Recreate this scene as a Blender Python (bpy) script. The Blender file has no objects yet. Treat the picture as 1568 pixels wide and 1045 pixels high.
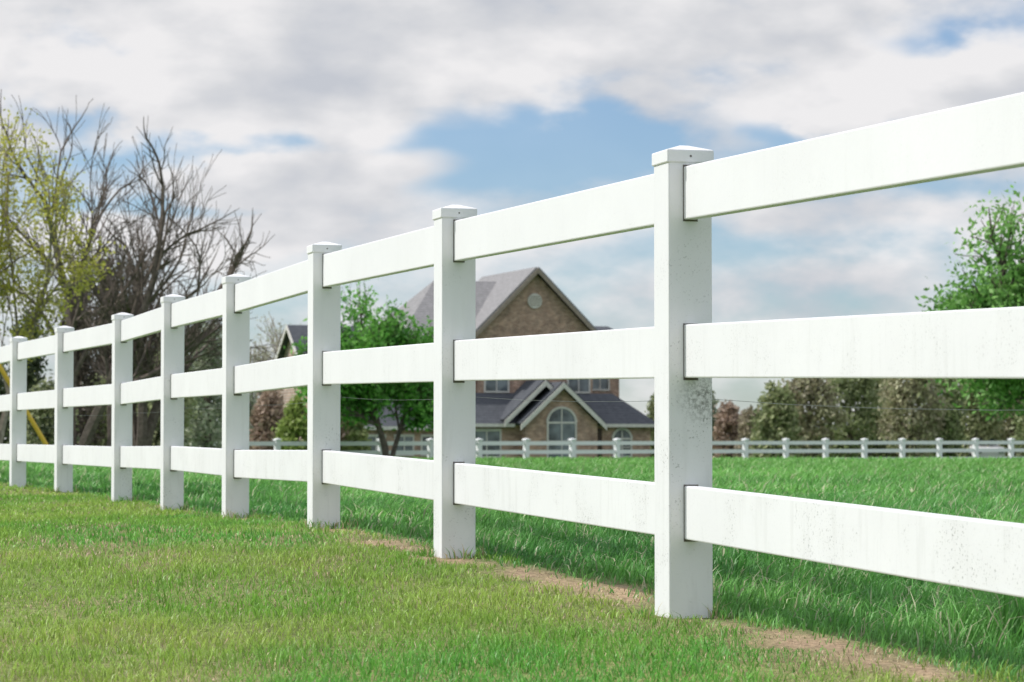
import bpy, math, random
import numpy as np
from mathutils import Vector, Matrix
random.seed(7); rng=np.random.default_rng(11)
F=4250.0; CX=784.0; HY=680.0
scene=bpy.context.scene
scene.view_settings.view_transform='Standard'; scene.view_settings.look='None'
scene.view_settings.exposure=0
def PX(px,d): return (px-CX)/F*d
def PZ(py,d): return (HY-py)/F*d

# ---------------------------------------------------------------- helpers
def link(o,parent=None):
    scene.collection.objects.link(o)
    if parent: o.parent=parent
    return o
def empty(name,loc=(0,0,0),rz=0):
    e=bpy.data.objects.new(name,None); e.location=loc; e.rotation_euler=(0,0,rz)
    e.empty_display_size=.3
    return link(e)
def mk(name,verts,faces,mat,parent=None,bevel=0,solid=0,smooth=False):
    me=bpy.data.meshes.new(name); me.from_pydata([tuple(v) for v in verts],[],faces); me.update()
    mats=mat if isinstance(mat,list) else [mat]
    for m in mats: me.materials.append(m)
    if smooth:
        for p in me.polygons: p.use_smooth=True
    o=bpy.data.objects.new(name,me); link(o,parent)
    if solid:
        s=o.modifiers.new('s','SOLIDIFY'); s.thickness=solid; s.offset=-1
    if bevel:
        b=o.modifiers.new('b','BEVEL'); b.width=bevel; b.segments=2; b.limit_method='ANGLE'; b.angle_limit=math.radians(40)
    return o
class MB:
    def __init__(s): s.v=[]; s.f=[]
    def add(s,v,f):
        n=len(s.v); s.v+= [tuple(a) for a in v]; s.f+=[tuple(i+n for i in q) for q in f]
    def box(s,x0,x1,y0,y1,z0,z1):
        s.add([(x0,y0,z0),(x1,y0,z0),(x1,y1,z0),(x0,y1,z0),(x0,y0,z1),(x1,y0,z1),(x1,y1,z1),(x0,y1,z1)],
              [(0,3,2,1),(4,5,6,7),(0,1,5,4),(1,2,6,5),(2,3,7,6),(3,0,4,7)])
    def tube(s,pts,rad,sides=5,caps=True):
        n=len(s.v); pts=[Vector(p) for p in pts]
        for i,p in enumerate(pts):
            d=(pts[min(i+1,len(pts)-1)]-pts[max(i-1,0)]).normalized()
            a=d.orthogonal().normalized(); b=d.cross(a)
            if i>0 and sides>3:
                a=(pa-d*pa.dot(d)).normalized(); b=d.cross(a)
            pa=a
            for k in range(sides):
                t=2*math.pi*k/sides
                s.v.append(tuple(p+(a*math.cos(t)+b*math.sin(t))*rad[i]))
        for i in range(len(pts)-1):
            for k in range(sides):
                k2=(k+1)%sides
                s.f.append((n+i*sides+k,n+i*sides+k2,n+(i+1)*sides+k2,n+(i+1)*sides+k))
        if caps:
            s.f.append(tuple(n+k for k in range(sides))[::-1])
            m=n+(len(pts)-1)*sides; s.f.append(tuple(m+k for k in range(sides)))
def trimesh(name,V,T,C,mat,parent=None,extra=None,smooth=False):
    me=bpy.data.meshes.new(name)
    n=len(V); m=len(T)
    me.vertices.add(n); me.vertices.foreach_set('co',V.astype(np.float32).ravel())
    me.loops.add(m*3); me.loops.foreach_set('vertex_index',T.astype(np.int32).ravel())
    me.polygons.add(m); me.polygons.foreach_set('loop_start',np.arange(0,m*3,3,dtype=np.int32))
    me.polygons.foreach_set('loop_total',np.full(m,3,dtype=np.int32))
    me.update(calc_edges=True)
    ca=me.color_attributes.new('Col','FLOAT_COLOR','POINT')
    col=np.ones((n,4),np.float32); col[:,:3]=C; ca.data.foreach_set('color',col.ravel())
    me.materials.append(mat)
    if smooth: me.polygons.foreach_set('use_smooth',np.ones(m,bool))
    o=bpy.data.objects.new(name,me); link(o,parent); return o
def _h(i,j,s):
    x=np.sin(i*127.1+j*311.7+s*74.7)*43758.5453
    return x-np.floor(x)
def vn(x,y,s=0):
    i=np.floor(x); j=np.floor(y); fx=x-i; fy=y-j
    fx=fx*fx*(3-2*fx); fy=fy*fy*(3-2*fy)
    return (_h(i,j,s)*(1-fx)+_h(i+1,j,s)*fx)*(1-fy)+(_h(i,j+1,s)*(1-fx)+_h(i+1,j+1,s)*fx)*fy
def fbm(x,y,s=0):
    return (vn(x,y,s)+.5*vn(x*2.1,y*2.1,s+1)+.25*vn(x*4.3,y*4.3,s+2))/1.75

# ---------------------------------------------------------------- materials
def newmat(name):
    m=bpy.data.materials.new(name); m.use_nodes=True
    nt=m.node_tree; b=nt.nodes['Principled BSDF']; return m,nt,b
def N(nt,t,**k):
    n=nt.nodes.new(t)
    for a,v in k.items(): setattr(n,a,v)
    return n
def ramp(nt,src,stops):
    r=N(nt,'ShaderNodeValToRGB'); e=r.color_ramp.elements
    e[0].position=stops[0][0]; e[0].color=(*stops[0][1],1)
    e[1].position=stops[-1][0]; e[1].color=(*stops[-1][1],1)
    for p,c in stops[1:-1]:
        q=e.new(p); q.color=(*c,1)
    nt.links.new(src,r.inputs[0]); return r.outputs[0]
def noise(nt,scale,detail=4,rough=.55,coord='Object',vec=None,scl=None):
    tc=N(nt,'ShaderNodeTexCoord'); n=N(nt,'ShaderNodeTexNoise')
    n.inputs['Scale'].default_value=scale; n.inputs['Detail'].default_value=detail; n.inputs['Roughness'].default_value=rough
    src=tc.outputs[coord]
    if scl:
        mp=N(nt,'ShaderNodeMapping'); mp.inputs['Scale'].default_value=scl; nt.links.new(src,mp.inputs[0]); src=mp.outputs[0]
    nt.links.new(src,n.inputs['Vector']); return n.outputs['Fac']
def mixc(nt,fac,a,b,mode='MIX'):
    m=N(nt,'ShaderNodeMix'); m.data_type='RGBA'; m.blend_type=mode
    for i,v in ((0,fac),(6,a),(7,b)):
        if hasattr(v,'is_output'): nt.links.new(v,m.inputs[i])
        else: m.inputs[i].default_value=v if i==0 else (*v,1)
    return m.outputs[2]
def simple(name,c1,c2,scale=5,rough=.7,spec=.3,scl=None,bump=0):
    m,nt,b=newmat(name)
    f=noise(nt,scale,scl=scl)
    nt.links.new(ramp(nt,f,[(.3,c1),(.7,c2)]),b.inputs['Base Color'])
    b.inputs['Roughness'].default_value=rough; b.inputs['Specular IOR Level'].default_value=spec
    return m
def leafmat(name,trans=.3,rough=.5,spec=.3):
    m,nt,b=newmat(name)
    a=N(nt,'ShaderNodeAttribute'); a.attribute_name='Col'
    nt.links.new(a.outputs['Color'],b.inputs['Base Color'])
    b.inputs['Roughness'].default_value=rough; b.inputs['Specular IOR Level'].default_value=spec
    t=N(nt,'ShaderNodeBsdfTranslucent'); nt.links.new(a.outputs['Color'],t.inputs[0])
    mx=N(nt,'ShaderNodeMixShader'); mx.inputs[0].default_value=trans
    nt.links.new(b.outputs[0],mx.inputs[1]); nt.links.new(t.outputs[0],mx.inputs[2])
    nt.links.new(mx.outputs[0],nt.nodes['Material Output'].inputs[0]); return m
def vinyl(name,dirt=1.0,detail=True,spot=None):
    m,nt,b=newmat(name)
    f=noise(nt,1.7,4,.6); base=ramp(nt,f,[(.25,(.77,.77,.77)),(.75,(.83,.83,.83))])
    b.inputs['Roughness'].default_value=.5; b.inputs['Specular IOR Level'].default_value=.35
    if not detail:
        nt.links.new(base,b.inputs['Base Color']); return m
    # faint vertical dirt streaks, a little stronger near the ground
    geo_=N(nt,'ShaderNodeNewGeometry'); sp3=N(nt,'ShaderNodeSeparateXYZ'); nt.links.new(geo_.outputs['Position'],sp3.inputs[0])
    low=N(nt,'ShaderNodeMapRange'); low.inputs[1].default_value=.70; low.inputs[2].default_value=-.30; low.inputs[3].default_value=.18; low.inputs[4].default_value=1.0
    nt.links.new(sp3.outputs[2],low.inputs[0])
    st=noise(nt,26,3,.6,scl=(1,1,.12)); stm=ramp(nt,st,[(.54,(0,0,0)),(.78,(.30*dirt,)*3)])
    c=mixc(nt,mixc(nt,1.0,stm,low.outputs[0],'MULTIPLY'),base,(.48,.48,.45))
    # overall soft uneven soiling
    soil=ramp(nt,noise(nt,5,4,.6),[(.48,(0,0,0)),(.78,(.20*dirt,)*3)])
    c=mixc(nt,mixc(nt,1.0,soil,low.outputs[0],'MULTIPLY'),c,(.52,.51,.48))
    sp=noise(nt,140,2,.6); pa=noise(nt,5.0,3,.7)
    spm=ramp(nt,sp,[(.61,(0,0,0)),(.66,(1,1,1))]); pam=ramp(nt,pa,[(.50,(.05,)*3),(.68,(.9*dirt,)*3)])
    fac=mixc(nt,1.0,mixc(nt,1.0,spm,pam,'MULTIPLY'),low.outputs[0],'MULTIPLY')
    if spot:   # mildew bloom on the nearest post
        di=N(nt,'ShaderNodeVectorMath'); di.operation='DISTANCE'; nt.links.new(geo_.outputs['Position'],di.inputs[0]); di.inputs[1].default_value=spot
        sr=N(nt,'ShaderNodeMapRange'); sr.inputs[1].default_value=.02; sr.inputs[2].default_value=.085; sr.inputs[3].default_value=1.0; sr.inputs[4].default_value=0; nt.links.new(di.outputs['Value'],sr.inputs[0])
        sp2=ramp(nt,noise(nt,80,6,.8),[(.44,(0,0,0)),(.58,(.85,.85,.85))])
        f2=mixc(nt,1.0,sp2,sr.outputs[0],'MULTIPLY')
        fac=mixc(nt,1.0,fac,f2,'LIGHTEN')
    c=mixc(nt,fac,c,(.22,.22,.20))
    nt.links.new(c,b.inputs['Base Color'])
    bp=N(nt,'ShaderNodeBump'); bp.inputs['Strength'].default_value=.08; bp.inputs['Distance'].default_value=.004
    g=noise(nt,60,3,.6); nt.links.new(g,bp.inputs['Height']); nt.links.new(bp.outputs[0],b.inputs['Normal'])
    return m
M_vinyl=vinyl('white_vinyl',.9)
M_vinylpost=vinyl('white_vinyl_post',1.1,True,(.525,7.60,.125))
M_vinylfar=vinyl('white_vinyl_plain',1.0,False)
M_slot=simple('slot_shadow_gap',(.12,.11,.10),(.18,.16,.14),40,.9)
M_wire=simple('galvanised_wire',(.25,.25,.25),(.4,.4,.4),40,.4,.5)
M_grass=leafmat('grass_blade',.35,.42,.35)
M_leaf=leafmat('leaf',.35,.5,.3)
M_bark=simple('bark_brown',(.085,.07,.06),(.19,.155,.13),9,.9,.1)
M_barkpale=simple('bark_pale',(.20,.17,.14),(.36,.32,.26),9,.9,.1)

# ---------------------------------------------------------------- terrain
pY=np.array([7.66,10.1,12.5,14.8,17.1,19.4,21.8,24.1])
pU=(np.array([1046,696,496,361,264,187,98,28])-CX)/F
pX=pU*pY
pT=np.array([.825,.872,.912,.908,.924,.920,.930,.9375])
pG=np.array([-.474,-.408,-.378,-.396,-.404,-.397,-.375,-.369])
pY=np.concatenate([[2.96,5.32],pY,[26.4,28.7,31.0]])
pX=np.concatenate([[pX[0]+1.31,pX[0]+.655],pX,[pX[-1]-.74,pX[-1]-1.48,pX[-1]-2.22]])
pT=np.concatenate([[.70,.767],pT,[.94,.945,.95]])
pG=np.concatenate([[-.57,-.522],pG,[-.365,-.36,-.355]])
def fx(y):
    y=np.asarray(y,float); r=np.interp(y,pY,pX)
    r=np.where(y<pY[0],pX[0]+(y-pY[0])*-.278,r); r=np.where(y>pY[-1],pX[-1]+(y-pY[-1])*-.32,r); return r
gy=np.array([-50,0,2.96,5.32,7.66,10.1,12.5,14.8,17.1,19.4,21.8,24.1,32,42,52,70,95,126,200,400,3000])
gz=np.array([-.6,-.6,-.57,-.522,-.474,-.408,-.378,-.396,-.404,-.397,-.375,-.369,-.36,-.345,-.345,-.50,-.78,-1.0,-1.1,-1.3,-1.6])
def GH(x,y):
    x=np.asarray(x,float); y=np.asarray(y,float)
    return np.interp(y,gy,gz)+(fbm(x*.9,y*.9,3)-.5)*.035+(fbm(x*.15+9,y*.15,5)-.5)*.05*np.clip((y-20)/20,0,1)
def geo(a,b,n): return np.geomspace(a,b,n)
xs=np.concatenate([-geo(7,1800,34)[::-1],np.arange(-6.9,8.0,.11),geo(8.05,1800,34)])
ys=np.concatenate([-geo(1,300,12)[::-1],np.arange(0,4,.4),np.arange(4,28,.11),geo(28,3000,60)])
X,Y=np.meshgrid(xs,ys); Z=GH(X,Y)
def strip(x,y):
    d=x-fx(y)
    wob=.15*(vn(y*1.3,x*.2,8)-.5)+.14*(vn(y*4.1,x*3.1,18)-.5)
    wid=.02+.11*vn(y*.9,x*0+3,2)+.07*vn(y*5.3,x*4,12)
    return np.exp(-((d-.02+wob)/wid)**2)*np.clip(1-np.maximum(y-13,0)/7,.0,1)*np.clip(.0+1.5*vn(y*2.6,x*3.5,6),0,1)
d=X-fx(Y)
lawn=np.array([.15,.23,.055]); lawn2=np.array([.28,.28,.12]); field=np.array([.07,.17,.035]); tan=np.array([.46,.33,.22])
nz=fbm(X*1.2,Y*1.2,21)[...,None]
cl=lawn*(1-nz)+lawn2*nz
fmix=np.clip(d/.25+.5,0,1)[...,None]
C=cl*(1-fmix)+field*(.8+.5*nz)*fmix
s=np.clip(strip(X,Y)*1.2,0,1)[...,None]; C=C*(1-s)+tan*s
far=np.clip((Y-70)/20,0,1)[...,None]; C=C*(1-far)+np.array([.07,.17,.035])*far
nx,ny=len(xs),len(ys)
V=np.stack([X,Y,Z],-1).reshape(-1,3)
idx=np.arange(nx*ny).reshape(ny,nx)
a=idx[:-1,:-1].ravel(); b=idx[:-1,1:].ravel(); c=idx[1:,1:].ravel(); e=idx[1:,:-1].ravel()
T=np.concatenate([np.stack([a,b,c],1),np.stack([a,c,e],1)])
mg,nt,bs=newmat('ground_soil_and_turf')
at=N(nt,'ShaderNodeAttribute'); at.attribute_name='Col'
n1=noise(nt,45,5,.7); n2=noise(nt,1.1,3,.6)
cc=mixc(nt,1.0,at.outputs['Color'],ramp(nt,n1,[(.3,(.4,.4,.4)),(.7,(1.4,1.4,1.4))]),'MULTIPLY')
cc=mixc(nt,1.0,cc,ramp(nt,n2,[(.3,(.8,.8,.8)),(.7,(1.2,1.2,1.15))]),'MULTIPLY')
nt.links.new(cc,bs.inputs['Base Color']); bs.inputs['Roughness'].default_value=.95; bs.inputs['Specular IOR Level'].default_value=.1
bp=N(nt,'ShaderNodeBump'); bp.inputs['Strength'].default_value=.8; bp.inputs['Distance'].default_value=.02
nt.links.new(n1,bp.inputs['Height']); nt.links.new(bp.outputs[0],bs.inputs['Normal'])
trimesh('ground',V,T,C.reshape(-1,3),mg,smooth=True)

# ---------------------------------------------------------------- grass
def blades(name,parts):
    Vs=[];Ts=[];Cs=[];off=0
    for (P,h,w,ang,lean,ldir,col) in parts:
        n=len(P)
        side=np.stack([np.cos(ang),np.sin(ang),np.zeros(n)],1)
        ld=np.stack([np.cos(ldir),np.sin(ldir),np.zeros(n)],1)
        up=np.array([0,0,1.])
        mid=P+up*(h*.58)[:,None]+ld*(h*lean*.30)[:,None]
        tip=P+up*(h*np.sqrt(np.clip(1-(lean*.7)**2,.15,1)))[:,None]+ld*(h*lean)[:,None]
        W=side*(w*.5)[:,None]
        v=np.stack([P-W,P+W,mid-W*.8,mid+W*.8,tip],1).reshape(-1,3)
        base=off+np.arange(n)[:,None]*5
        t=np.concatenate([base+np.array([[0,1,3]]),base+np.array([[0,3,2]]),base+np.array([[2,3,4]])])
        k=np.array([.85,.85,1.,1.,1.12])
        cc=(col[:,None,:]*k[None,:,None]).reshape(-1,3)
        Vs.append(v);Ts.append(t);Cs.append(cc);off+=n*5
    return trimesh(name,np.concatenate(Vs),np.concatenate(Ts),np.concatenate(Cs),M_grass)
def sample(y0,y1,dens,ml=1.0,mr=1.0,k=.19):
    w=2*(k*y1)+ml+mr; n=int(w*(y1-y0)*dens)
    y=rng.uniform(y0,y1,n); x=rng.uniform(-k*y1-ml,k*y1+mr,n)
    keep=(x>-k*y-ml)&(x<k*y+mr); return x[keep],y[keep]
lp=[]
for (y0,y1,den,w0) in [(4.9,7.5,6800,.0028),(7.5,10.5,4400,.0034),(10.5,15,2300,.005),(15,21,1200,.007),(21,32,600,.011)]:
    x,y=sample(y0,y1,den); dd=x-fx(y)
    keep=dd<.10+.16*(vn(y*2.2,x*2.2,4)-.3)
    st=strip(x,y); keep&=rng.uniform(0,1,len(x))>st*.68
    x,y,st=x[keep],y[keep],st[keep]; n=len(x)
    p1=fbm(x*1.4,y*.6,21); p2=vn(x*5,y*3,31); p3=fbm(x*.8,y*.35,61)
    tuft=vn(x*11,y*9,77)
    h=(.011+.012*p2+.025*tuft**2)*rng.uniform(.5,1.5,n)*(1-.5*st)
    w=w0*rng.uniform(.7,1.3,n)
    g1=np.array([.20,.41,.055]); g2=np.array([.37,.50,.10]); g3=np.array([.125,.40,.06]); dry=np.array([.64,.50,.33])
    t=np.clip((p1-.37)*2.8,0,1)[:,None]
    col=g1*(1-t)+g2*t
    t3=np.clip((.52-p3)*5,0,.9)[:,None]; col=col*(1-t3)+g3*t3
    pd=np.clip(.07+1.0*np.clip(p1-.60,0,1)+st*1.1+1.7*np.clip(vn(x*3.2,y*1.5,91)-.68,0,1),0,.85)
    isd=(rng.uniform(0,1,n)<pd)
    col[isd]=dry*rng.uniform(.6,1.15,(isd.sum(),1)); h[isd]*=.62
    col*=rng.uniform(.58,1.38,(n,1))
    P=np.stack([x,y,GH(x,y)-.003],1)
    lean=rng.uniform(.2,1.25,n)
    lp.append((P,h,w,rng.uniform(0,math.pi,n),lean,rng.uniform(0,2*math.pi,n),col))
# uncut tufts hugging the post feet
for i in range(1,10):
    n=int(300/(1+.12*i)); r=.075+np.abs(rng.normal(0,.03,n)); th=rng.uniform(0,2*math.pi,n)
    x=pX[i]+r*np.cos(th)*1.1; y=pY[i]+r*np.sin(th)*1.1
    kk=(vn(th*1.2+i*3,th*0+i,5)>.38); x,y=x[kk],y[kk]; n=len(x)
    col=np.array([.15,.36,.06])*rng.uniform(.6,1.3,(n,1)); dr_=rng.uniform(0,1,n)<.35; col[dr_]=np.array([.5,.42,.24])
    lp.append((np.stack([x,y,GH(x,y)-.004],1),rng.uniform(.02,.065,n),np.full(n,.003+.0004*i),rng.uniform(0,3.14,n),rng.uniform(.2,1.1,n),rng.uniform(0,6.28,n),col))
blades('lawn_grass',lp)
fp=[]
for (y0,y1,den,w0) in [(4.9,8,2600,.0045),(8,12,1800,.0055),(12,18,950,.008),(18,28,420,.013),(28,42,190,.021),(42,62,100,.032)]:
    x,y=sample(y0,y1,den,.8,1.4); dd=x-fx(y)
    keep=dd>-.01+.12*vn(y*2.2,x*2.2,4)
    st=strip(x,y); keep&=rng.uniform(0,1,len(x))>st*.85
    x,y,dd=x[keep],y[keep],dd[keep]; n=len(x)
    cl=fbm(x*1.6,y*1.1,41); c2=vn(x*4,y*3,43); c3=fbm(x*.5,y*.22,47)
    edge=np.clip((dd-.02)/.7,0,1)
    h=(.028+.078*edge)*(.50+.6*cl+.45*c2)*rng.uniform(.5,1.25,n)
    for (cx,cy,r,a) in [(1.22,6.9,.13,.15),(1.45,7.1,.12,.10),(.95,9.6,.2,.06),(2.2,10.5,.25,.06)]:
        h+=a*np.exp(-((x-cx)**2+(y-cy)**2)/(2*r*r))*rng.uniform(.3,1.1,n)
    w=w0*rng.uniform(.7,1.3,n)
    t=np.clip((cl-.3)*2,0,1)[:,None]
    g1=np.array([.10,.30,.065]); g2=np.array([.20,.46,.10])
    col=g1*(1-t)+g2*t
    yv=rng.uniform(0,1,n)<.09; col[yv]=np.array([.54,.54,.34])
    col*=rng.uniform(.7,1.35,(n,1))*(.82+.40*c3)[:,None]
    big=np.clip((y-16)/20,0,1)[:,None]; col=col*(1-big*.5)+np.array([.20,.42,.09])*(.8+.4*c3)[:,None]*big*.5
    P=np.stack([x,y,GH(x,y)-.004],1)
    ldir=rng.normal(.2,1.5,n)
    fp.append((P,h,w,rng.uniform(0,math.pi,n),rng.uniform(.3,1.25,n),ldir,col))
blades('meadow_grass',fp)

# ---------------------------------------------------------------- near fence
fence=empty('white_fence',(0,0,0))
PW=.0635; RH=.146; RT=.019
posts=MB(); caps=MB(); rails=MB(); slots=MB(); pins=MB()
def dirn(i):
    j0=max(i-1,0); j1=min(i+1,len(pX)-1)
    return Vector((pX[j1]-pX[j0],pY[j1]-pY[j0],0)).normalized()
offs=[-.060,-.496,-.937]
for i in range(len(pX)):
    d_=dirn(i); n_=Vector((d_.y,-d_.x,0))*-1
    c0=Vector((pX[i],pY[i],0))
    def Q(a,b,z): return c0+d_*a+n_*b+Vector((0,0,z))
    zt=pT[i]-.030
    zb=pG[i]-.15
    w=PW
    posts.add([Q(-w,-w,zb),Q(w,-w,zb),Q(w,w,zb),Q(-w,w,zb),Q(-w,-w,zt),Q(w,-w,zt),Q(w,w,zt),Q(-w,w,zt)],
        [(0,3,2,1),(4,5,6,7),(0,1,5,4),(1,2,6,5),(2,3,7,6),(3,0,4,7)])
    w=PW+.0045; z0=pT[i]-.052; z1=pT[i]-.017; w2=w-.006
    caps.add([Q(-w,-w,z0),Q(w,-w,z0),Q(w,w,z0),Q(-w,w,z0),Q(-w,-w,z1),Q(w,-w,z1),Q(w,w,z1),Q(-w,w,z1),
              Q(-.012,-.012,pT[i]),Q(.012,-.012,pT[i]),Q(.012,.012,pT[i]),Q(-.012,.012,pT[i])],
        [(0,3,2,1),(0,1,5,4),(1,2,6,5),(2,3,7,6),(3,0,4,7),(4,5,9,8),(5,6,10,9),(6,7,11,10),(7,4,8,11),(8,9,10,11)])
    pins.tube([Q(-w-.0015,0,(z0+z1)/2),Q(-w+.004,0,(z0+z1)/2)],[.003,.003],8)
    for o in offs:
        zt_=pT[i]+o+.0015; zb_=pT[i]+o-RH-.008; e1=PW+.0012; g=RT+.0022
        slots.add([Q(-e1,-g,zb_),Q(e1,-g,zb_),Q(e1,g,zb_),Q(-e1,g,zb_),Q(-e1,-g,zt_),Q(e1,-g,zt_),Q(e1,g,zt_),Q(-e1,g,zt_)],
            [(0,3,2,1),(4,5,6,7),(0,1,5,4),(1,2,6,5),(2,3,7,6),(3,0,4,7)])
for i in range(len(pX)-1):
    A=Vector((pX[i],pY[i],0)); B=Vector((pX[i+1],pY[i+1],0)); d_=(B-A).normalized(); n_=Vector((-d_.y,d_.x,0))
    for k,o in enumerate(offs):
        a=A+d_*.004; b=B-d_*.004; j=random.uniform(-.002,.002)
        za=pT[i]+o+j; zb=pT[i+1]+o+j
        vs=[]
        for (p,z) in ((a,za),(b,zb)):
            for (s,q) in ((-1,-RH),(1,-RH),(1,0),(-1,0)):
                vs.append(p+n_*RT*s+Vector((0,0,z+q)))
        rails.add(vs,[(0,1,2,3),(7,6,5,4),(0,4,5,1),(1,5,6,2),(2,6,7,3),(3,7,4,0)])
mk('posts',posts.v,posts.f,M_vinylpost,fence,bevel=.004)
mk('post_caps',caps.v,caps.f,M_vinyl,fence,bevel=.003)
mk('rails',rails.v,rails.f,M_vinyl,fence,bevel=.004)
mk('rail_slots',slots.v,slots.f,M_slot,fence)
mk('cap_screws',pins.v,pins.f,M_slot,fence)
wire=MB(); wp=[]
for i in range(len(pX)):
    d_=dirn(i); nb=Vector((d_.y,-d_.x,0))
    wp.append(Vector((pX[i],pY[i],pT[i]-.70))+nb*(PW+.012))
pts=[]
for i in range(len(wp)-1):
    for t in (0,.25,.5,.75):
        p=wp[i].lerp(wp[i+1],t); p.z-=.012*4*t*(1-t); pts.append(p)
wire.tube(pts,[.0009]*len(pts),4); mk('wire_strand',wire.v,wire.f,M_wire,fence)
cl=MB()
for p in wp:
    cl.tube([p+Vector((-.014,0,0)),p+Vector((.004,0,0))],[.012,.012],6)
mk('wire_insulators',cl.v,cl.f,M_slot,fence)

# ---------------------------------------------------------------- far fence
ff=empty('white_fence.001',(0,0,0))
A=Vector((PX(600,115),115,0)); B=Vector((PX(1530,137),137,0)); dd_=(B-A).normalized()
n0=-16; n1=32
mp_=MB(); mr=MB()
nn=Vector((-dd_.y,dd_.x,0)); prev=None
start=A+dd_*(-.55)
for k in range(n0,n1):
    p=start+dd_*(2.52*k); g=float(GH(p.x,p.y)); top=PZ(670.5,p.y)
    w=.10
    def Q(a,b,z): return p+dd_*a+nn*b+Vector((0,0,z))
    z0=g-.1; z1=top-.03
    mp_.add([Q(-w,-w,z0),Q(w,-w,z0),Q(w,w,z0),Q(-w,w,z0),Q(-w,-w,z1),Q(w,-w,z1),Q(w,w,z1),Q(-w,w,z1)],
        [(0,3,2,1),(4,5,6,7),(0,1,5,4),(1,2,6,5),(2,3,7,6),(3,0,4,7)])
    w=.135; z0=top-.10; z1=top-.05
    mp_.add([Q(-w,-w,z0),Q(w,-w,z0),Q(w,w,z0),Q(-w,w,z0),Q(-w,-w,z1),Q(w,-w,z1),Q(w,w,z1),Q(-w,w,z1),Q(0,0,top)],
        [(0,3,2,1),(0,1,5,4),(1,2,6,5),(2,3,7,6),(3,0,4,7),(4,5,8),(5,6,8),(6,7,8),(7,4,8)])
    if prev:
        for o in (-.14,-.52,-.92):
            vs=[]
            for (q,t) in (prev,(p,top)):
                for (s,hh) in ((-1,-.17),(1,-.17),(1,0),(-1,0)):
                    vs.append(q+nn*.03*s+Vector((0,0,t+o+hh)))
            mr.add(vs,[(0,1,2,3),(7,6,5,4),(0,4,5,1),(1,5,6,2),(2,6,7,3),(3,7,4,0)])
    prev=(p,top)
mk('posts',mp_.v,mp_.f,M_vinylfar,ff); mk('rails',mr.v,mr.f,M_vinylfar,ff)

# ---------------------------------------------------------------- trees
def leaves_mesh(pts,size,cols,flat=.0):
    n=len(pts)
    a=rng.normal(size=(n,3)); a/=np.linalg.norm(a,axis=1)[:,None]
    b=rng.normal(size=(n,3)); b-=a*(a*b).sum(1)[:,None]; b/=np.linalg.norm(b,axis=1)[:,None]
    s=(size*rng.uniform(.6,1.4,n))[:,None]
    v=np.stack([pts-a*s,pts+b*s*.5,pts+a*s,pts-b*s*.5],1).reshape(-1,3)
    base=np.arange(n)[:,None]*4
    t=np.concatenate([base+np.array([[0,1,2]]),base+np.array([[0,2,3]])])
    c=np.repeat(cols,4,axis=0); return v,t,c
def colvar(n,c1,c2,clump=None):
    t=rng.uniform(0,1,n) if clump is None else np.clip(clump+rng.normal(0,.18,n),0,1)
    t=t[:,None]; return (np.array(c1)*(1-t)+np.array(c2)*t)*rng.uniform(.75,1.25,(n,1))
def grow(mb,tips,p,d,L,r,lev,maxlev,P):
    n=P.get('seg',4); pts=[p.copy()]; rad=[r]
    rend=r*(.62 if lev<maxlev else .35)
    for i in range(n):
        j=Vector([random.gauss(0,1) for _ in range(3)])*P['wob']
        d=(d+j+Vector((0,0,P['up']))).normalized()
        p=p+d*(L/n); pts.append(p.copy()); rad.append(r+(rend-r)*(i+1)/n)
        if lev>=maxlev-P.get('leaflev',1): tips.append((p.x,p.y,p.z))
        if lev<maxlev and i>=(P['first'] if lev==0 else 0):
            for _ in range(P['kids'][lev]):
                if random.random()<P.get('prob',.85):
                    o=d.orthogonal().normalized(); o.rotate(Matrix.Rotation(random.uniform(0,6.283),3,d))
                    an=random.uniform(*P['ang'])
                    nd=(d*math.cos(an)+o*math.sin(an)).normalized()
                    grow(mb,tips,p,nd,L*random.uniform(*P['ratio'])*(1-.35*i/n if lev==0 else 1),max(rad[-1]*.55,P['rmin']),lev+1,maxlev,P)
    mb.tube(pts,[max(x,P['rmin']*.7) for x in rad],6 if lev<2 else 3,caps=False)
    if lev<maxlev:
        nd=(d+Vector([random.gauss(0,.2) for _ in range(3)])).normalized()
        grow(mb,tips,p,nd,L*.62,rend,lev+1,maxlev,P)
def tree(name,px,dist,height,P,maxlev,stems,leaf=None,bark=M_bark,tr=.14,seed=1,xs=1.0):
    random.seed(seed)
    x=PX(px,dist); g=float(GH(x,dist)); e=empty(name,(x,dist,g-.05))
    mb=MB(); tips=[]
    for (lx,ly,Lf) in stems:
        grow(mb,tips,Vector((lx*.15,ly*.15,0)),Vector((lx,ly,1)).normalized(),height*Lf,tr,0,maxlev,P)
    tp=np.array(tips)
    mx=np.percentile(tp[:,2],99.5); k=height/mx
    vs=[(v[0]*k*xs,v[1]*k*xs,v[2]*k) for v in mb.v]
    mk('trunk_and_branches',vs,mb.f,bark,e)
    if leaf:
        tp=tp*np.array([k*xs,k*xs,k])
        sel=tp[rng.integers(0,len(tp),leaf['n'])]
        cl=vn(sel[:,0]*1.7,sel[:,2]*1.7+sel[:,1],seed)
        pts=sel+rng.normal(0,leaf['sp'],(len(sel),3))
        if 'zmin' in leaf: 
            kk=pts[:,2]>leaf['zmin']; pts=pts[kk]; cl=cl[kk]
        v,t,c=leaves_mesh(pts,leaf['size'],colvar(len(pts),leaf['c1'],leaf['c2'],cl))
        trimesh('foliage',v,t,c,M_leaf,e)
    return e
bareP=dict(wob=.12,up=.04,first=1,kids=[2,1,1,1,1],ang=(.35,.75),ratio=(.5,.75),rmin=.009,prob=.85)
tree('bare_tree',112,72,9.2,bareP,4,[(-.1,0,.36),(.35,.1,.33)],bark=M_bark,tr=.15,seed=3,xs=.85)
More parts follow.
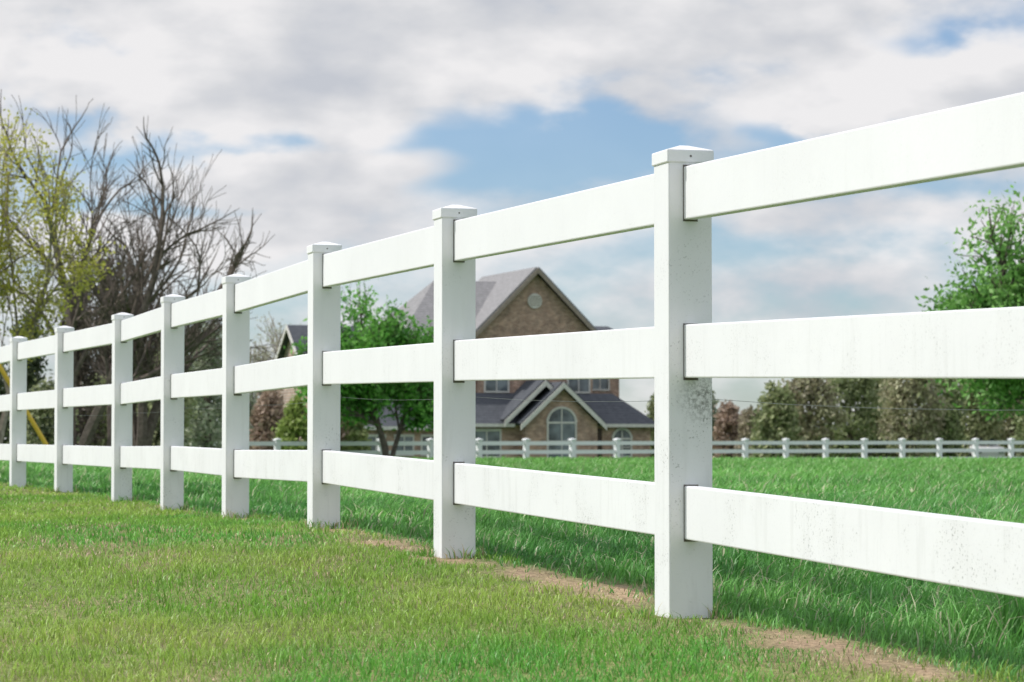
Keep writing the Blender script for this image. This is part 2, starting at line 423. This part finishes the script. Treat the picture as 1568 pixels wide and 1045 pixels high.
tree('bare_tree.001',215,76,6.6,dict(bareP,up=.0,ang=(.4,.85)),4,[(.35,0,.34),(-.25,.1,.3),(.05,-.1,.32)],bark=M_bark,tr=.14,seed=9,xs=.8)
tree('bare_tree.002',165,84,7.4,bareP,4,[(0,0,.34),(.2,0,.3)],bark=M_bark,tr=.14,seed=14,xs=.8)
tree('budding_willow_tree',-8,64,7.9,dict(bareP,up=.06,prob=.8),4,[(-.2,0,.36),(.14,.0,.34),(-.05,.2,.34)],
     leaf=dict(n=17000,sp=.16,size=.052,c1=(.36,.36,.06),c2=(.64,.62,.13)),bark=M_barkpale,tr=.12,seed=21,xs=.6)
gP=dict(wob=.10,up=.05,first=1,kids=[3,2,2,1],ang=(.4,.8),ratio=(.55,.75),rmin=.012,prob=.9,leaflev=2)
tree('green_shade_tree',594,112,6.7,dict(gP,up=.03),3,[(0,0,.36),(.35,.1,.32),(-.3,0,.33)],
     leaf=dict(n=24000,sp=.25,size=.11,c1=(.08,.26,.045),c2=(.24,.54,.10),zmin=1.5),bark=M_bark,tr=.10,seed=5,xs=.80)
tree('green_shade_tree.001',1600,72,6.15,dict(gP,ang=(.5,1.0),up=.02),3,[(0,0,.30),(.3,.1,.28),(-.38,0,.30)],
     leaf=dict(n=50000,sp=.26,size=.085,c1=(.11,.27,.055),c2=(.32,.58,.16),zmin=1.2),bark=M_bark,tr=.13,seed=8,xs=.82)
tree('bare_tree.003',415,170,8.6,dict(bareP,rmin=.02,kids=[2,2,1,1]),3,[(0,0,.36),(.3,0,.3),(-.3,0,.3)],
     leaf=dict(n=3000,sp=.3,size=.10,c1=(.38,.38,.25),c2=(.5,.5,.38)),bark=M_barkpale,tr=.14,seed=31,xs=.85)

def mass(specs,seed=0):
    Vs=[];Ts=[];Cs=[];off=0; mb=MB()
    for (px,dist,topy,hw,c1,c2,kind,nl) in specs:
        x=PX(px,dist); g=float(GH(x,dist)); top=PZ(topy,dist); H=top-g; W=hw/F*dist
        nc=int(50+nl/90)
        t=rng.uniform(0,1,nc)
        if kind=='cone': rr=(1-t)**.75*.95+.07; z=.06+.90*t
        elif kind=='shrub': rr=np.sqrt(np.clip(1-(t*1.0)**2,0,1)); z=.02+.93*t
        else: rr=np.sqrt(np.clip(1-((t-.45)/.57)**2,0,1)); z=.12+.85*t
        th=rng.uniform(0,2*math.pi,nc); q=np.sqrt(rng.uniform(.12,1,nc))*rng.uniform(.8,1.15,nc)
        cen=np.stack([x+W*rr*q*np.cos(th),dist+W*rr*q*np.sin(th),g+H*z],1)
        cb=rng.uniform(0,1,nc); ii=rng.integers(0,nc,nl)
        sp=np.array([W*.17,W*.17,H*.06])
        pts=cen[ii]+rng.normal(0,1,(nl,3))*sp
        pts[:,2]=np.maximum(pts[:,2],g+.05)
        v,tt,c=leaves_mesh(pts,.0010*dist,colvar(nl,c1,c2,cb[ii]))
        Vs.append(v);Ts.append(tt+off);Cs.append(c);off+=len(v)
        mb.tube([(x,dist,g-.1),(x+.05,dist,g+H*.5),(x,dist,g+H*.85)],[.035*H,.02*H,.006*H],6,caps=False)
        for k in range(10):
            zz=random.uniform(.2,.7); an=random.uniform(0,6.28); 
            mb.tube([(x,dist,g+H*zz),(x+W*.7*math.cos(an),dist+W*.7*math.sin(an),g+H*(zz+.15))],[.012*H,.004*H],3,caps=False)
    return np.concatenate(Vs),np.concatenate(Ts),np.concatenate(Cs),mb
def massobj(name,specs,bark=M_bark):
    e=empty(name); v,t,c,mb=mass(specs)
    trimesh('foliage',v,t,c,M_leaf,e); mk('trunks',mb.v,mb.f,bark,e); return e
dk1=(.07,.095,.05); dk2=(.17,.21,.10)
ol1=(.19,.225,.10); ol2=(.45,.48,.25)
gy1=(.26,.30,.20); gy2=(.48,.51,.36)
br1=(.26,.23,.15); br2=(.47,.42,.30)
rd1=(.32,.235,.17); rd2=(.52,.40,.31)
massobj('evergreen_tree',[(40,88,485,44,dk1,dk2,'cone',5000)])
massobj('evergreen_tree.001',[(118,90,420,44,(.06,.05,.038),(.14,.115,.085),'cone',4200)])
massobj('evergreen_tree.002',[(165,94,400,36,(.065,.052,.04),(.15,.12,.09),'cone',3800)])
massobj('cedar_tree',[(255,100,505,40,ol1,ol2,'round',4500)])
massobj('cedar_tree.001',[(318,108,505,40,gy1,gy2,'round',4500)])
massobj('cedar_tree.002',[(205,98,520,35,dk1,ol2,'round',4000)])
massobj('hedge_shrubs',[(-10,86,560,55,dk1,dk2,'shrub',4500),(70,84,590,50,dk1,ol2,'shrub',4500),(150,92,580,55,ol1,ol2,'shrub',4500),(235,96,605,50,dk1,ol2,'shrub',4000),
   (300,120,600,40,gy1,gy2,'shrub',3500),(365,130,590,36,gy1,gy2,'shrub',3500),(412,128,600,34,rd1,rd2,'shrub',3500),(455,122,612,28,(.19,.26,.06),(.42,.52,.15),'shrub',4000),
   (500,135,612,34,rd1,rd2,'shrub',3500),(545,135,632,24,(.14,.2,.06),(.34,.38,.15),'shrub',2500)])
spec=[]
for k,(px,ty,hw) in enumerate([(1190,585,36),(1240,572,44),(1300,562,46),(1352,574,40),(1395,560,44),(1440,580,34),(1492,566,44),(1548,558,50),(1600,570,44),(1655,560,50),(1720,565,46),(1780,560,50)]):
    c=[(ol1,ol2),(br1,(.46,.46,.27)),(ol1,(.40,.46,.23))][k%3]
    spec.append((px,150+4*(k%4),ty,hw,c[0],c[1],'round' if k%3 else 'shrub',4500))
spec+=[(1120,165,618,30,rd1,rd2,'shrub',3000),(1153,160,628,26,br1,br2,'shrub',3000),(1010,172,605,22,ol1,ol2,'shrub',3000),(1075,175,595,26,gy1,gy2,'round',3500)]
for k in range(14):
    spec.append((1175+k*46,162+(k%3)*5,654+(k*7)%12,26,br1 if k%2 else ol1,br2 if k%2 else ol2,'shrub',1600))
massobj('tree_row',spec)
spec=[]
for k in range(44):
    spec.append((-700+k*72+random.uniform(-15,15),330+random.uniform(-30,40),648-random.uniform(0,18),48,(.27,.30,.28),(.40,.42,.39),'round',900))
massobj('distant_woodland',spec)

# ---------------------------------------------------------------- house
brick,nt,b=newmat('tan_brick')
tc=N(nt,'ShaderNodeTexCoord'); bt=N(nt,'ShaderNodeTexBrick')
mpn=N(nt,'ShaderNodeMapping'); mpn.inputs['Rotation'].default_value=(math.radians(90),0,0); nt.links.new(tc.outputs['Object'],mpn.inputs[0])
nt.links.new(mpn.outputs[0],bt.inputs[0]); bt.inputs['Scale'].default_value=1
bt.inputs['Brick Width'].default_value=.24; bt.inputs['Row Height'].default_value=.08; bt.inputs['Mortar Size'].default_value=.008
bt.inputs['Color1'].default_value=(.29,.175,.125,1); bt.inputs['Color2'].default_value=(.46,.315,.235,1); bt.inputs['Mortar'].default_value=(.44,.37,.32,1)
cc=mixc(nt,1.0,bt.outputs[0],ramp(nt,noise(nt,2.2,6,.8),[(.38,(.68,.68,.68)),(.62,(1.28,1.22,1.17))]),'MULTIPLY')
nt.links.new(cc,b.inputs['Base Color']); b.inputs['Roughness'].default_value=.9
def shingle(name,c1,c2):
    m,nt,b=newmat(name)
    w=N(nt,'ShaderNodeTexWave'); w.wave_type='BANDS'; w.bands_direction='Z'; w.inputs['Scale'].default_value=2.2; w.inputs['Distortion'].default_value=1.5
    tc=N(nt,'ShaderNodeTexCoord'); nt.links.new(tc.outputs['Object'],w.inputs[0])
    f=noise(nt,3.5,6,.75)
    c=mixc(nt,1.0,ramp(nt,f,[(.3,c1),(.7,c2)]),ramp(nt,w.outputs[1],[(0,(.82,)*3),(1,(1.08,)*3)]),'MULTIPLY')
    nt.links.new(c,b.inputs['Base Color']); b.inputs['Roughness'].default_value=.95; b.inputs['Specular IOR Level'].default_value=.15; return m
M_roof=shingle('grey_shingle',(.21,.205,.205),(.33,.32,.32))
M_roofd=shingle('dark_shingle',(.065,.07,.08),(.115,.122,.135))
M_trim=simple('cream_trim',(.55,.52,.48),(.68,.65,.6),4,.6)
M_trimb=simple('brown_trim',(.25,.2,.16),(.33,.27,.22),4,.6)
mgl,nt,b=newmat('window_glass'); b.inputs['Roughness'].default_value=.08; b.inputs['Specular IOR Level'].default_value=.8
nt.links.new(ramp(nt,noise(nt,.8,2),[(.4,(.03,.04,.05)),(.6,(.16,.19,.21))]),b.inputs['Base Color'])
M_glass=mgl
H=empty('brick_house',(1.31,155,-1.15),math.radians(18.7))
def prism_gable(mb,x0,x1,y0,y1,z0,ze,zr):
    xm=(x0+x1)/2
    mb.add([(x0,y0,z0),(x1,y0,z0),(x1,y0,ze),(xm,y0,zr),(x0,y0,ze),(x0,y1,z0),(x1,y1,z0),(x1,y1,ze),(xm,y1,zr),(x0,y1,ze)],
       [(0,1,2,3,4),(9,8,7,6,5),(0,5,6,1),(1,6,7,2),(0,4,9,5),(2,7,8,3),(3,8,9,4)])
w=MB()
prism_gable(w,-3.4,3.4,0,9,-.3,7.35,10.72)
w.box(-7.2,-3.402,1,9,-.3,7.3)
w.box(3.402,6.0,2.6,9,-.3,7.3)
w.box(-5.2,5.9,-2.5,-.003,-.3,2.25)
prism_gable(w,.36-2.1,.36+2.1,-3.3,-2.503,-.3,2.3,4.25)
w.box(-10.6,-5.203,-1.2,1.8,-.3,2.1)
w.add([(-12.6,1.81,-.3),(-12.6,8.6,-.3),(-12.6,8.6,5.4),(-12.6,5.2,7.7),(-12.6,1.81,5.4),(-7.203,1.81,-.3),(-7.203,8.6,-.3),(-7.203,8.6,5.4),(-7.203,5.2,7.7),(-7.203,1.81,5.4)],
   [(0,4,3,2,1),(5,6,7,8,9),(0,1,6,5),(0,5,9,4),(1,2,7,6),(4,9,8,3),(3,8,7,2)])
mk('walls',w.v,w.f,brick,H)
r=MB()
def quad(m,*v): m.add(v,[tuple(range(len(v)))])
zr=10.95; ov=3.75; ze=zr-ov*1.0
quad(r,(0,-.4,zr),(-ov,-.4,ze),(-ov,9.4,ze),(0,9.4,zr)); quad(r,(0,-.4,zr),(0,9.4,zr),(ov,9.4,ze),(ov,-.4,ze))
quad(r,(-7.6,.6,7.2),(-2.9,.6,7.2),(-.2,5,10.5),(-4.4,5,10.5)); quad(r,(-7.6,9.4,7.2),(-7.6,.6,7.2),(-4.4,5,10.5)); quad(r,(-2.9,9.4,7.2),(-7.6,9.4,7.2),(-4.4,5,10.5),(-.2,5,10.5))
mk('main_roof',r.v,r.f,M_roof,H,solid=.12)
r=MB()
quad(r,(3.3,2.2,7.35),(6.35,2.2,7.35),(5.9,4.2,7.98),(3.3,4.2,7.98)); quad(r,(6.35,2.2,7.35),(6.35,9.3,7.35),(5.9,7,7.98),(5.9,4.2,7.98)); quad(r,(3.3,4.2,7.98),(5.9,4.2,7.98),(5.9,7,7.98),(3.3,7,7.98)) 
quad(r,(6.35,9.3,7.35),(3.3,9.3,7.35),(3.3,7,7.98),(5.9,7,7.98))
quad(r,(-5.4,-2.85,2.25),(6.3,-2.85,2.25),(4.6,.0,4.0),(-5.4,.0,4.0)); quad(r,(6.3,-2.85,2.25),(6.9,2.6,2.25),(4.6,2.6,4.0),(4.6,0,4.0))
gx=.36
for (x_,y0,hw,zt) in ((gx,-3.65,2.45,4.5),(gx-.85,-3.1,2.35,4.62)):
    quad(r,(x_,y0,zt),(x_-hw,y0,zt-hw*.93),(x_-hw,-.02,zt-hw*.93),(x_,-.02,zt)); quad(r,(x_,y0,zt),(x_,-.02,zt),(x_+hw,-.02,zt-hw*.93),(x_+hw,y0,zt-hw*.93))
quad(r,(-12.95,1.5,5.2),(-7.2,1.5,5.2),(-7.2,5.2,7.85),(-12.95,5.2,7.85)); quad(r,(-12.95,8.9,5.2),(-12.95,5.2,7.85),(-7.2,5.2,7.85),(-7.2,8.9,5.2))
quad(r,(-10.9,-1.6,2.1),(-5.3,-1.6,2.1),(-5.3,1.8,4.0),(-10.9,1.8,4.0))
mk('lower_roofs',r.v,r.f,M_roofd,H,solid=.1)
t=MB()
def board(m,a,b,h=.22,th=.06,yo=-.03):
    ax,ay,az=a; bx,by,bz=b
    m.add([(ax,ay+yo,az-h),(bx,by+yo,bz-h),(bx,by+yo,bz),(ax,ay+yo,az),(ax,ay+yo+th,az-h),(bx,by+yo+th,bz-h),(bx,by+yo+th,bz),(ax,ay+yo+th,az)],
      [(0,1,2,3),(7,6,5,4),(0,4,5,1),(1,5,6,2),(2,6,7,3),(3,7,4,0)])
for (x_,y0,hw,zt) in ((gx,-3.72,2.5,4.52),(gx-.85,-3.17,2.4,4.64)):
    board(t,(x_-hw,y0,zt-hw*.93),(x_,y0,zt),.30); board(t,(x_,y0,zt),(x_+hw,y0,zt-hw*.93),.30)
board(t,(-5.4,-2.9,2.27),(-2.2,-2.9,2.27),.18); board(t,(2.9,-2.9,2.27),(6.3,-2.9,2.27),.18); board(t,(-10.9,-1.66,2.12),(-5.45,-1.66,2.12),.2)
board(t,(-7.6,.55,7.2),(-3.85,.55,7.2),.2); board(t,(3.9,2.14,7.35),(6.35,2.14,7.35),.12)
for (ya,za,yb,zb) in ((1.5,5.2,5.2,7.85),(8.9,5.2,5.2,7.85)):
    t.add([(-13.02,ya,za-.25),(-13.02,yb,zb-.25),(-13.02,yb,zb),(-13.02,ya,za),(-12.96,ya,za-.25),(-12.96,yb,zb-.25),(-12.96,yb,zb),(-12.96,ya,za)],
      [(0,1,2,3),(7,6,5,4),(0,4,5,1),(1,5,6,2),(2,6,7,3),(3,7,4,0)])
mk('trim_boards',t.v,t.f,M_trim,H)
t=MB(); board(t,(-3.8,-.46,7.15),(0,-.46,10.97),.28); board(t,(0,-.46,10.97),(3.8,-.46,7.15),.28)
mk('gable_rakes',t.v,t.f,M_trimb,H)
fr=MB(); gl=MB()
def window(xc,y,z0,z1,w_,arch=False,mull=1):
    z1r=z1-w_/2 if arch else z1
    gl.box(xc-w_/2,xc+w_/2,y-.03,y+.0,z0,z1r)
    f=.09
    fr.box(xc-w_/2-f,xc-w_/2,y-.08,y+.0,z0,z1r); fr.box(xc+w_/2,xc+w_/2+f,y-.08,y+.0,z0,z1r)
    fr.box(xc-w_/2-f,xc+w_/2+f,y-.09,y+.0,z0-f,z0)
    fr.box(xc-w_/2,xc+w_/2,y-.07,y-.031,z1r-.05,z1r+.05 if arch else z1r)
    if not arch: fr.box(xc-w_/2-f,xc+w_/2+f,y-.09,y,z1r,z1r+f)
    for k in range(1,mull+1):
        xx=xc-w_/2+w_*k/(mull+1); fr.box(xx-.03,xx+.03,y-.065,y-.031,z0,z1r-.05)
    fr.box(xc-w_/2,xc+w_/2,y-.06,y-.031,(z0+z1r)/2-.03,(z0+z1r)/2+.03)
    if arch:
        n=14; pts=[(xc+math.cos(math.pi*k/n)*w_/2,math.sin(math.pi*k/n)*w_/2+z1r) for k in range(n+1)]
        gl.add([(a,y-.03,c) for a,c in pts],[tuple(range(n+1))[::-1]])
        for k in range(n):
            a0,a1=math.pi*k/n,math.pi*(k+1)/n; R0=w_/2; R1=w_/2+.12
            q=[(xc+math.cos(a)*R,z1r+math.sin(a)*R) for a,R in ((a0,R0),(a0,R1),(a1,R1),(a1,R0))]
            fr.add([(u,y-.08,v) for u,v in q]+[(u,y,v) for u,v in q],[(3,2,1,0),(0,1,5,4),(1,2,6,5),(2,3,7,6),(3,0,4,7)])
        fr.box(xc-.03,xc+.03,y-.06,y-.031,z1r+.05,z1r+w_/2-.02)
window(-2.3,0,4.1,5.7,1.3); window(2.55,0,4.1,5.7,1.2); window(4.8,2.6,4.3,5.7,1.0)
window(.36,-3.3,.3,3.1,1.55,arch=True,mull=1)
window(4.2,-2.5,.5,1.95,1.0,arch=True); window(-3.7,-2.5,.5,1.9,1.5)
for xw in (-9.6,-8.0,-6.5): window(xw,-1.2,.6,1.6,.95)
window(-5.3,1,4.3,5.7,1.2); 
mk('window_glass',gl.v,gl.f,M_glass,H); mk('window_frames',fr.v,fr.f,M_trim,H)
vt=MB(); n=20; cx,cz,R=-.05,9.15,.42
vt.tube([(cx,-.002,cz),(cx,-.08,cz)],[R,R],n); mk('round_gable_vent',vt.v,vt.f,M_trim,H)
lv=MB()
for k in range(5): 
    hh=-.24+.12*k; ww=math.sqrt(max(.36**2-hh*hh,0)); lv.box(cx-ww,cx+ww,-.1,-.081,cz+hh-.02,cz+hh+.02)
mk('vent_louvres',lv.v,lv.f,M_trimb,H)
dr=MB(); dr.box(-1.5+3.6,-1.5+4.5,-2.56,-2.505,-.1,2.0); mk('front_door',dr.v,dr.f,simple('dark_wood',(.05,.03,.02),(.1,.06,.04),6,.5),H)

# ---------------------------------------------------------------- car (seen end on, beyond far fence)
car=empty('parked_car',(PX(1497,158),158,-1.14),math.radians(8))
M_car=simple('white_car_paint',(.7,.7,.7),(.75,.75,.75),1,.25,.5); M_tyre=simple('tyre_rubber',(.02,.02,.02),(.035,.035,.035),9,.8)
prof=[(-2.2,.35),(-2.2,.8),(-2.1,.95),(-1.25,1.05),(-.55,1.45),(1.0,1.48),(1.75,1.1),(2.15,1.05),(2.25,.8),(2.25,.35)]
cb=MB(); n=len(prof)
for s,xx in ((0,-.88),(1,.88)):
    for (y_,z_) in prof: cb.v.append((xx*(.82 if z_>1.2 else 1),y_,z_))
cb.f=[tuple(range(n))[::-1],tuple(range(n,2*n))]+[(k,(k+1)%n,n+(k+1)%n,n+k) for k in range(n)]
mk('body',cb.v,cb.f,M_car,car,bevel=.06)
cg=MB(); cg.add([(-.74,-1.2,1.1),(.74,-1.2,1.1),(.64,-.62,1.43),(-.64,-.62,1.43)],[(0,1,2,3)]); 
cg.v=[(a,b_-.04,c_+.03) for a,b_,c_ in cg.v]
for sx in (-1,1): cg.add([(sx*.87,-1.0,1.08),(sx*.87,1.5,1.1),(sx*.76,.95,1.4),(sx*.76,-.5,1.4)],[(0,1,2,3)])
mk('windows',cg.v,cg.f,M_glass,car)
wh=MB()
for sx in (-.9,.7):
    for sy in (-1.4,1.4): wh.tube([(sx,sy,.33),(sx+.2,sy,.33)],[.33,.33],20)
mk('wheels',wh.v,wh.f,M_tyre,car)
hl=MB(); hl.box(-.8,-.5,-2.25,-2.15,.65,.8); hl.box(.5,.8,-2.25,-2.15,.65,.8); mk('headlights',hl.v,hl.f,M_glass,car)

# ---------------------------------------------------------------- utility pole with guy wire (mostly off frame left)
up=empty('utility_pole',(-15.3,60,-.45))
m=MB(); m.tube([(0,0,-.3),(0,0,5),(0,0,9.6)],[.16,.14,.11],12); mk('pole',m.v,m.f,simple('pole_wood',(.12,.08,.05),(.2,.15,.1),6,.9),up)
m=MB(); m.box(-1.1,1.1,-.2,-.12,8.7,8.82); mk('crossarm',m.v,m.f,M_bark,up)
m=MB(); m.tube([(5.5,0,0),(.1,0,9.0)],[.012,.012],5); mk('guy_wire',m.v,m.f,M_wire,up)
u=Vector((-5.4,0,9.0)).normalized(); p0=Vector((5.5,0,0))
m=MB(); m.tube([p0+u*.15,p0+u*2.75],[.05,.05],8); mk('yellow_guy_guard',m.v,m.f,simple('yellow_plastic',(.55,.36,.03),(.65,.45,.05),4,.5),up)

# ---------------------------------------------------------------- sky + sun
sd=Vector((-.95,.12,1.0)).normalized()
el=math.asin(sd.z); az=math.atan2(sd.x,sd.y)
L=bpy.data.lights.new('sun','SUN'); L.energy=3.65; L.angle=math.radians(.5); L.color=(1,.965,.92)
lo=bpy.data.objects.new('sun',L); lo.rotation_euler=sd.to_track_quat('Z','Y').to_euler(); link(lo)
W=bpy.data.worlds.new('World'); scene.world=W; W.use_nodes=True; nt=W.node_tree; nt.nodes.clear()
out=N(nt,'ShaderNodeOutputWorld')
sky=N(nt,'ShaderNodeTexSky'); sky.sky_type='NISHITA'; sky.sun_disc=False; sky.sun_elevation=el; sky.sun_rotation=az; sky.air_density=1; sky.dust_density=.4; sky.ozone_density=2
bg1=N(nt,'ShaderNodeBackground'); bg1.inputs[1].default_value=.14
nt.links.new(mixc(nt,1.0,sky.outputs[0],(.60,.71,.85),'MULTIPLY'),bg1.inputs[0])
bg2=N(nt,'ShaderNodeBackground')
tc=N(nt,'ShaderNodeTexCoord'); sx=N(nt,'ShaderNodeSeparateXYZ'); nt.links.new(tc.outputs['Generated'],sx.inputs[0])
def MA(op,a,b=None,c=None,clamp=False):
    n=N(nt,'ShaderNodeMath'); n.operation=op; n.use_clamp=clamp
    for i,v in enumerate((a,b,c)):
        if v is None: continue
        if hasattr(v,'is_output'): nt.links.new(v,n.inputs[i])
        else: n.inputs[i].default_value=v
    return n.outputs[0]
AZ=MA('ARCTAN2',sx.outputs[0],sx.outputs[1]); EL=MA('ARCSINE',sx.outputs[2])
def wn(scale,det,rough,dist=0,off=(0,0,0),scl=(1,1,2.1)):
    m=N(nt,'ShaderNodeMapping'); m.inputs['Scale'].default_value=scl; m.inputs['Location'].default_value=off
    nt.links.new(tc.outputs['Generated'],m.inputs[0])
    n=N(nt,'ShaderNodeTexNoise'); n.inputs['Scale'].default_value=scale; n.inputs['Detail'].default_value=det; n.inputs['Roughness'].default_value=rough; n.inputs['Distortion'].default_value=dist
    nt.links.new(m.outputs[0],n.inputs['Vector']); return n.outputs['Fac']
nA=wn(12,3,.5,0); nB=wn(30,4,.55,0,(3,1,2))
# banks of cloud (+) and blue openings (-), by azimuth / elevation
blobs=[(350,40,560,100,.32),(1050,95,420,55,.28),(330,165,110,30,.34),(520,264,120,32,.52),(1400,150,170,36,.28),
 (270,360,80,34,.34),(500,365,150,42,.30),(1320,340,300,45,.15),(1350,440,200,35,.14),
 (780,215,110,34,-.40),(690,285,110,18,-.28),(1400,75,60,15,-.36),(1205,195,45,34,-.44),(180,222,150,28,-.42),(430,215,180,11,-.28),(1000,255,170,20,-.24),(180,300,130,24,-.32),
 (1170,385,150,20,-.26),(360,312,80,12,-.25),(1400,285,160,16,-.24)]
acc=MA('MULTIPLY_ADD',nA,.95,.0); acc=MA('MULTIPLY_ADD',nB,.62,MA('SUBTRACT',acc,.28))
wx=MA('MULTIPLY_ADD',nB,.060,MA('SUBTRACT',AZ,.030)); wy=MA('MULTIPLY_ADD',nA,.034,MA('SUBTRACT',EL,.017))
for (px,py,sx_,sy_,am) in blobs:
    a=MA('MULTIPLY_ADD',wx,F/sx_*.7071,-(px-CX)/sx_*.7071); b_=MA('MULTIPLY_ADD',wy,F/sy_*.7071,-(HY-py)/sy_*.7071)
    g=MA('POWER',2.71828,MA('MULTIPLY',MA('MULTIPLY_ADD',a,a,MA('MULTIPLY',b_,b_)),-1.0))
    acc=MA('MULTIPLY_ADD',g,am,acc)
mr=N(nt,'ShaderNodeMapRange'); mr.interpolation_type='SMOOTHSTEP'; mr.inputs[1].default_value=.28; mr.inputs[2].default_value=.70; nt.links.new(acc,mr.inputs[0])
cover=MA('MULTIPLY_ADD',mr.outputs[0],.90,.10)
nC=wn(12,3,.5,0,(7,3,1)); 
cs=MA('MULTIPLY_ADD',nC,1.2,MA('MULTIPLY_ADD',nB,.50,-.12))
ccol=ramp(nt,cs,[(.50,(.56,.585,.64)),(.66,(.68,.69,.72)),(.84,(.86,.85,.86))])
nt.links.new(ccol,bg2.inputs[0])
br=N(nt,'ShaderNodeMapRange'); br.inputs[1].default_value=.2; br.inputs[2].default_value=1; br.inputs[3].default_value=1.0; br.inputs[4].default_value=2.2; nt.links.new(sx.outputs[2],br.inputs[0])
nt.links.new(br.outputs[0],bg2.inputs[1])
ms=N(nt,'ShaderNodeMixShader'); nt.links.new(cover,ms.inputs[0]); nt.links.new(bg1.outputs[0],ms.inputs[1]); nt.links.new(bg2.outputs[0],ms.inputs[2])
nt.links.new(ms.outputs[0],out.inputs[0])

# ---------------------------------------------------------------- camera
cam=bpy.data.cameras.new('camera'); cam.sensor_width=36; cam.lens=F/1568*36; cam.clip_end=6000; cam.clip_start=.05
cam.dof.use_dof=True; cam.dof.focus_distance=8.8; cam.dof.aperture_fstop=12
co=bpy.data.objects.new('camera',cam); co.location=(0,0,0); co.rotation_euler=(math.radians(90+2.129),0,0); link(co); scene.camera=co
